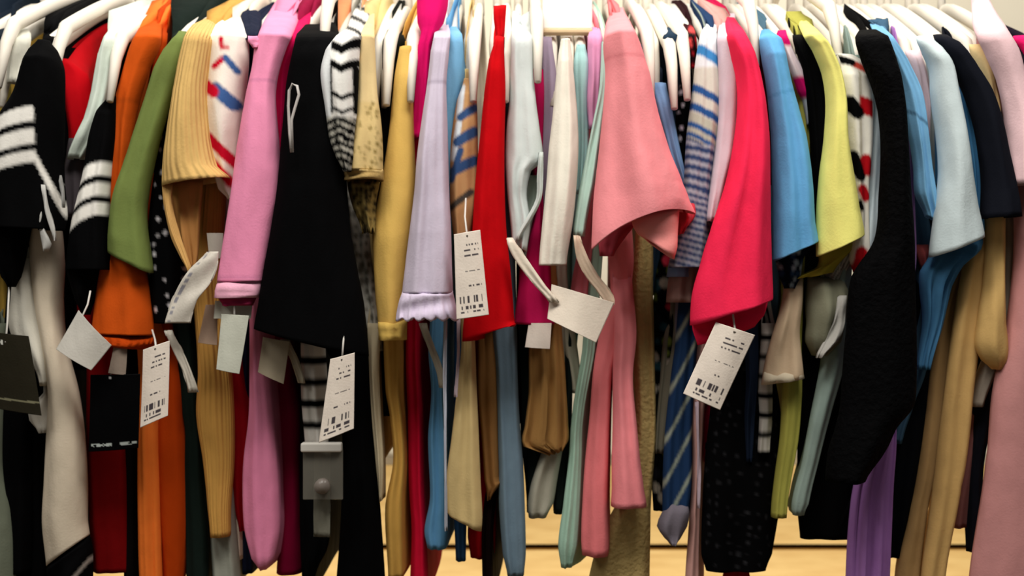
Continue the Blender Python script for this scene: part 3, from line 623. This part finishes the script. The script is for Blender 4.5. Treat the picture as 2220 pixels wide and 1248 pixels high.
# long pieces seen low on the rail
G('trousers', 'trousers', 'cream long trousers with a black hem trimmed by a thin white line', 'D8CAB4',
  [('leg', '300 70 110;560 70 136;650 78 134;750 94 142;850 106 168;950 102 182;1050 98 188;1130 95 188;1224 104 1160 192', -.222, B(df=.022, db=.02)),
   ('hem', '1222 104 1158 194;1262 112 1190 200;1300 120 1260 200', -.221, B(pat=lambda x, y, a, s: hx('B8B0A8') if abs(y-(1330-(x-110)*1.35)) < 4 else BLK))], short='cream long trousers')
G('blouse', 'top', 'white blouse tails above the dark hole punched card', 'CFCBBE',
  [('body', '560 30 70;640 26 86;720 24 100;790 70 110;835 88 108', -.226, B(back=.05)), ('hem', '820 96 112;850 96 112;880 66 110;910 66 108;936 86 106', -.214, B(col='C4BFB4', df=.01))], short='white blouse')
G('dress', 'dress', 'sage grey dress corner under the dark hole punched card', '6E7464',
  [('body', '700 -40 20;980 -40 12;1100 -40 30;1290 -40 36', -.2, B(back=.02))], short='sage grey dress')
G('trousers', 'trousers', 'wide black trousers under the dark hole punched card', '050506',
  [('body', '700 0 90;900 0 104;1100 20 104;1300 30 118', -.185, B(back=.1))], short='wide black trousers')
G('dress', 'dress', 'black spangled party dress hanging below the hot pink shirt', '050506',
  [('body', '600 1560 1650;760 1550 1668;880 1540 1690;1000 1528 1694;1100 1522 1690;1200 1520 1674;1235 1530 1660', -.205, B(pat=p_dots(22, .13, hx('3A3A3E'), hx('050506'), 14), back=.04))], short='black spangled party dress')
G('skirt', 'skirt', 'red skirt peeking from beneath the black spangled party dress', 'A01818',
  [('body', '900 1580 1620;1214 1580 1612;1240 1568 1624;1290 1560 1630', -.19, B(back=.05))], short='red skirt')
G('top', 'top', 'navy top with a pale edge beside the price tag below the hot pink sleeve', '1A2436',
  [('body', '600 1600 1640;800 1616 1644;900 1614 1636;1000 1616 1630', -.215, B(back=.04))], short='navy top')
G('shirt', 'shirt', 'white and black banded shirt strip beside the olive shirt tail', 'C8C4BC',
  [('body', '700 1650 1680;830 1644 1674;900 1646 1674;984 1642 1668', -.218, B(pat=p_bars(BLK, hx('C4C0B8'), 42, .3, 0, 10), back=.03))], short='banded shirt')
G('shirt', 'shirt', 'white and black wide banded shirt beside the price tag under the black top', 'C8C4BC',
  [('body', '560 650 700;760 652 706;860 654 712;966 662 712', -.232, B(pat=p_bars(BLK, hx('CCC8C0'), 46, .36, 0, 36), back=.03))], short='wide banded shirt')
G('blouse', 'top', 'sandy beige blouse with a straight wide hem below the blue sleeve', 'CDB496',
  [('sleeve', '600 1700 1740;660 1694 1738;720 1676 1734;780 1660 1738;832 1652 818 1742', -.243, B(df=.012)), ('hem', '806 1656 792 1739;834 1650 819 1744', -.244, B(col='C9BCA4', df=.013))], short='sandy beige blouse')
G('top', 'top', 'sage grey chiffon top with a curled tail', '77786A',
  [('sleeve', '600 1750 1830;660 1746 1840;700 1748 1830;740 1746 1820;770 1760 1790', -.24, B(col='7C7C68', fold=.008)), ('tail', '640 1816 1836;700 1806 1832;740 1786 1816;775 1768 1784', -.262, B(col='A8A6A0', df=.004))], short='sage grey chiffon top')
G('blouse', 'top', 'golden brown blouse with a notched hem below the small rounded tag', 'A67C48',
  [('body', '500 1170 1200;740 1148 1220;850 1146 1228;920 1138 1232;966 1134 955 1232;985 1190 975 1220', -.205, B(back=.1, fold=.01, kf=3))], short='golden brown blouse')
G('blouse', 'top', 'ash grey blouse tail hanging beneath the golden brown hem', 'A8A494',
  [('body', '700 1190 1225;960 1180 1222;1030 1156 1210;1090 1144 1200;1120 1146 1184', -.192, B(back=.1))], short='ash grey blouse')
G('trousers', 'trousers', 'charcoal trousers between the slate cardigan and the mint tail', '1E2624',
  [('body', '300 1120 1160;760 1120 1160;960 1130 1190;1060 1140 1170;1110 1142 1160', -.18, B(back=.1)), ('leg', '700 1220 1240;900 1216 1240;1080 1200 1226;1112 1200 1220', -.178, B(back=.1))], short='charcoal trousers')
G('skirt', 'skirt', 'navy skirt strip below the notched cream hem', '2C5078',
  [('body', '700 985 1010;1100 984 1012;1214 988 1010', -.18, B(back=.1))], short='navy skirt')
G('shirt', 'shirt', 'slim ivory shirt tail beside the big black body', 'CDBE9E',
  [('body', '700 796 826;800 800 822;900 806 826;1000 814 832;1085 822 828', -.216, B(back=.05))], short='slim ivory shirt')
G('sweater', 'sweater', 'grey ball shaped sweater cuff low beside the striped shirt', '77707A',
  [('cuff', '1090 1450 1490;1110 1436 1494;1140 1424 1490;1165 1440 1474;1176 1450 1464', -.21, B(df=.015, db=.015)), ('sleeve', '500 1460 1490;800 1460 1490;1100 1455 1488', -.195)], short='grey sweater')
G('dress', 'dress', 'oxblood dress hanging below the black card with silver lettering', '6A0608',  # lower red cloth with its shade put into the dark dye
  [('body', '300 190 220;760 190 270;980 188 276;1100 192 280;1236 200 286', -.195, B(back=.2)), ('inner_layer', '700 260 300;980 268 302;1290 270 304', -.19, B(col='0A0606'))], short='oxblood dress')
G('trousers', 'trousers', 'ink black trousers between the purple folds and the khaki trousers', '07080C',
  [('body', '400 2000 2030;640 1980 2030;800 1972 2014;900 1950 2004;1000 1936 1990;1100 1924 1974;1205 1920 1952', -.206, B(back=.06))], short='ink black trousers')
build_garments()
# ------------------------------------------------------------------ tags, ribbons, clip
def card(name, label, cat, corners, Y, pat, string=None, curl=.004, tilt=0, group=None, mat=None, nu=44, nv=96):
    """corners: image points top-left, top-right, bottom-right, bottom-left; pat(u, v) gives the printed colour"""
    e = empty(name, label, cat, P((corners[0][0]+corners[1][0])/2, (corners[0][1]+corners[1][1])/2, Y), group)
    tl, tr, br, bl = [P(c[0], c[1], Y+(tilt if i in (0, 3) else -tilt)) for i, c in enumerate(corners)]
    V, Fc, dye = [], [], []
    for i in range(nv+1):
        for j in range(nu+1):
            u, v = j/nu, i/nv
            p = (tl*(1-u)+tr*u)*(1-v)+(bl*(1-u)+br*u)*v
            p = p+Vector((0, -curl*math.sin(u*math.pi)-curl*.8*v*v, 0)); V.append(p); dye.append(lin(pat(u, v)))
    for i in range(nv):
        for j in range(nu): Fc.append((i*(nu+1)+j, (i+1)*(nu+1)+j, (i+1)*(nu+1)+j+1, i*(nu+1)+j+1))
    m = MATS.get('card')
    if not m:
        m = fabric(None, 'card'); 
        m.node_tree.nodes['Principled BSDF'].inputs['Roughness'].default_value = .5
    mesh_obj('card', V, Fc, mat or m, e, dye, None, True, .0006)
    if string:
        pts = [P(*q) for q in string]
        mesh_obj('string', *sweep(pts, .0011, None, 6), plain('string_white', 'D8D4CC', .6), e)
    return e
PAPER, INK = hx('E9DDD0'), hx('4A4448')
def print_price(seed, paper=PAPER, hole=(.5, .05)):
    def f(u, v):
        if math.hypot((u-hole[0])*1.0, (v-hole[1])*2.2) < .035: return hx('403830')
        if .12 < u < .88:
            for (a, b, d) in ((.14, .165, .5), (.20, .22, .45), (.27, .285, .3), (.45, .465, .25), (.62, .64, .5)):
                if a < v < b and hsh(int(u*22), int(a*100), seed) > d and u > .35: return INK
            if .74 < v < .83: return INK if hsh(int(u*34), 5, seed) > .45 else paper
            if .86 < v < .90 and hsh(int(u*22), 9, seed) > .35: return INK
            if .92 < v < .945 and hsh(int(u*26), 11, seed) > .35: return INK
        return paper
    return f
blank = lambda c: (lambda u, v: c)
card('price_tag', 'white printed price tag hanging between the lilac ruffle and the red dress', 'price tag', [(984, 508), (1041, 498), (1060, 682), (990, 692)], -.305, print_price(1), [(1012, 505, -.305), (1008, 470, -.28), (1010, 430, -.262)])
card('price_tag', 'white price tag tilted under the curled hem of the hot pink sleeve', 'price tag', [(1552, 698), (1637, 726), (1560, 888), (1480, 852)], -.315, print_price(2), [(1594, 716, -.315), (1590, 690, -.306), (1586, 660, -.30)])
card('price_tag', 'white price tag hanging under the hem of the big black top', 'price tag', [(716, 778), (769, 764), (768, 928), (692, 958)], -.305, print_price(3), [(742, 774, -.305), (744, 745, -.302), (746, 715, -.298)])
card('price_tag', 'white price tag hanging just under the rust orange cuff', 'price tag', [(310, 758), (368, 738), (366, 900), (306, 926)], -.29, print_price(4), [(338, 752, -.29), (336, 735, -.27), (330, 715, -.256)])
card('price_tag', 'blank white tag on a ribbon, tilted below the cream sleeve', 'price tag', [(1196, 616), (1332, 656), (1292, 742), (1186, 690)], -.285, blank(hx('E6DACA')), None, .006)
card('price_tag', 'blank grey white tag tilted beside the rust orange cuff', 'price tag', [(170, 672), (242, 748), (200, 802), (124, 756)], -.275, blank(hx('C9C5BC')), [(176, 690, -.275), (190, 660, -.262), (196, 630, -.258)], .004)
card('price_tag', 'narrow blank white tag below the pink cuff', 'price tag', [(480, 680), (540, 684), (520, 810), (470, 800)], -.285, blank(hx('C6C8BA')), [(508, 690, -.285), (508, 670, -.285), (510, 640, -.28)], .003)
card('price_tag', 'square blank white tag tucked right under the pink cuff', 'price tag', [(466, 652), (548, 652), (545, 690), (464, 690)], -.265, blank(hx('D0D0C0')), None, .003)
card('price_tag', 'beige tag slanting under the black hem beside the pink body', 'price tag', [(570, 730), (628, 740), (616, 832), (560, 806)], -.262, blank(hx('A89C86')), None, .003)
card('price_tag', 'small rounded white tag below the cerise blouse', 'price tag', [(1146, 700), (1196, 700), (1192, 756), (1138, 752)], -.245, lambda u, v: hx('E8DCD0'), [(1170, 704, -.245), (1172, 690, -.24), (1172, 670, -.24)], .003)
e = empty('size_tag', 'curved white receipt like label under the bell sleeve', 'label', P(460, 560, -.285))
cloth('band', '545 448 474;580 414 470;615 390 455;650 372 428;700 358 412', e, None, -.285, df=.002, db=.002, fold=.001, pat=lambda x, y, a, s: hx('8A8890') if -.75 < a < -.5 and hsh(int(s*40), 3) > .5 else hx('CFC8BC'), kind='satin')
card('size_tag', 'grey label beside the opening of the bell sleeve', 'label', [(448, 505), (484, 505), (482, 560), (454, 560)], -.256, blank(hx('A09A90')), None, .002)
card('size_tag', 'pinkish label over the ribbed tan body', 'label', [(446, 660), (472, 660), (472, 748), (430, 742)], -.256, blank(hx('B89C88')), None, .003)
card('size_tag', 'grey and pink label under the rust cuff beside the black card', 'label', [(246, 752), (276, 756), (274, 812), (236, 808)], -.25, blank(hx('8E8074')), None, .003)
def olive_card(u, v):
    if math.hypot((u-.18)*.75, v-.12) < .035: return hx('C8C8C0')
    if abs(v-.86+.02*u) < .012: return hx('77745C')
    return hx('26231A')
card('brand_card', 'dark olive card with a punched hole hanging low at the rail end', 'tag', [(-8, 720), (62, 728), (92, 900), (-8, 884)], -.26, olive_card, [(12, 742, -.262), (16, 700, -.25), (20, 620, -.25)], .003)
def black_card(u, v):
    if math.hypot((u-.42)*.7, v-.04) < .02: return hx('B0B0B0')
    if .90 < v < .945 and (.06 < u < .5 or .64 < u < .97) and hsh(int(u*30), int(v*60), 3) > .3: return hx('A8B0AC')
    return hx('050506')
card('brand_card', 'black card with a line of silver lettering over the dark red sweater', 'tag', [(196, 812), (304, 810), (302, 970), (194, 978)], -.25, black_card, [(240, 816, -.25), (244, 790, -.245), (250, 750, -.238)], .004)
def ribbon(name, label, cat, pts, w, Y, col):
    e = empty(name, label, cat, P(pts[0][0], pts[0][1], Y))
    V, Fc = sweep([P(x, y, Y) for x, y in pts], [w]*len(pts), [w*.25]*len(pts), 10)
    mesh_obj('band', V, Fc, fabric(col, 'satin'), e); return e
def strip(name, label, cat, rows, Y, col):
    e = empty(name, label, cat, P(parse(rows)[0][1], parse(rows)[0][0], Y)); cloth('band', rows, e, col, Y, df=.002, db=.002, fold=.001, kind='satin'); return e
strip('ribbon', 'cream ribbon slanting down to the tilted blank tag', 'ribbon', '515 1098 1112;540 1104 1130;580 1128 1156;620 1160 1184;655 1190 1212', -.292, 'E2D6C4')
strip('ribbon', 'beige ribbon looping from the mint sleeve to the tilted blank tag', 'ribbon', '510 1243 1258;560 1250 1276;600 1270 1300;640 1300 1330;660 1312 1332', -.278, 'D0B8A0')
strip('ribbon', 'white strap ending below the rust orange cuff', 'ribbon', '715 356 374;760 376 396;800 394 414;850 408 430', -.262, 'C4BEB0')
strip('ribbon', 'white strap slanting under the big black hem', 'ribbon', '735 608 628;780 630 648;830 645 662', -.25, 'AEA690')
strip('ribbon', 'grey strap slanting below the lilac ruffle', 'ribbon', '700 908 926;750 926 942;800 944 960;840 952 966', -.24, 'A29A88')
strip('ribbon', 'white cord hanging below the lilac ruffle', 'ribbon', '690 962 970;800 960 968;900 962 968;1150 964 970', -.262, 'B8BCC8')
strip('ribbon', 'thin pale pink cord hanging under the price tag by the red dress', 'ribbon', '690 990 998;780 990 996;860 984 992', -.25, 'C8B4BC')
strip('ribbon', 'pale thin cord hanging beside the black spangled party dress', 'ribbon', '870 1508 1514;1000 1512 1518;1100 1512 1518', -.215, 'D0BCC8')
# clear plastic size clip
e = empty('size_clip', 'clear plastic clip holding a grey strap above the black trousers', 'clip', P(700, 960, -.262))
cm = plain('clear_plastic', '8E8A7E', .15, .5, 0, 0, .0, .38)
a, b2 = P(657, 972, -.262), P(744, 1082, -.262)
V, Fc = boxes([(a.x, b2.x, -.264, -.2615, b2.z, a.z)]); o = mesh_obj('plate', V, Fc, cm, e, smooth=False); bv = o.modifiers.new('round', 'BEVEL'); bv.width = .001; bv.segments = 2
a, b2 = P(654, 958, -.262), P(742, 978, -.262)
V, Fc = boxes([(a.x, b2.x, -.27, -.258, b2.z, a.z)]); o = mesh_obj('top_grip', V, Fc, plain('grip_white', 'D4D0C8', .25, .5), e, smooth=False); bv = o.modifiers.new('round', 'BEVEL'); bv.width = .002; bv.segments = 3
c = P(700, 1052, -.262)
V, Fc = sweep([(c.x, -.270, c.z), (c.x, -.258, c.z)], .0085, None, 20); mesh_obj('rivet', V, Fc, plain('rivet_grey', '8A8078', .3), e)
cloth('strap', '975 682 716;1060 680 716;1163 680 716', e, '6E6C60', -.252, df=.002, db=.002, fold=.001)
# spare hangers packed between the others
BARE = [(238, 'bare white hanger tip poking out above the slim black banded sleeve', 0), (112, 'broad white hanger arm sloping beside the scarlet red shoulder', .012), (-4, 'white hanger arm sloping down into the top corner of the rail', .016),
        (890, 'bare white hanger tip standing over the mustard yellow shirt', 0), (838, 'bare white hanger tip between the tan speckled and mustard garments', -.004), (1026, 'cream hanger arm between the looping print and the red dress', 0),
        (1096, 'cream hanger tip touching the red dress strap', 0), (1166, 'bare white hanger tip above the cerise blouse', .022), (1412, 'bare white hanger tip over the slate blue jersey', .006),
        (1462, 'bare white hanger tip under the knotted navy ball', -.008), (1490, 'bare white hanger tip above the black dress with tiny dots', .002),
        (700, 'white hanger arm dipping between the two humps of the big black top', .045), (1640, 'white hanger arm rising above the dark maroon shirt', .04), (1820, 'white hanger arm resting just above the diamond print', .035)]
for px, lab, dz in BARE: hanger((px-1110)/F*(1.5-.262), '', -.262, dz, 1.5, lab)
e = empty('shoulder_ribbon', 'pale grey looped hanging ribbon at the shoulder of the big black top', 'ribbon', P(637, 185, -.3))
pts = [(634, 330), (632, 260), (640, 232), (648, 205), (644, 186), (634, 182), (627, 196), (625, 230), (628, 290), (632, 330)]
V, Fc = sweep([P(x, y, -.318) for x, y in pts], [.0016]*10, [.0016]*10, 8); mesh_obj('band', V, Fc, fabric('B9B4B0', 'satin'), e)
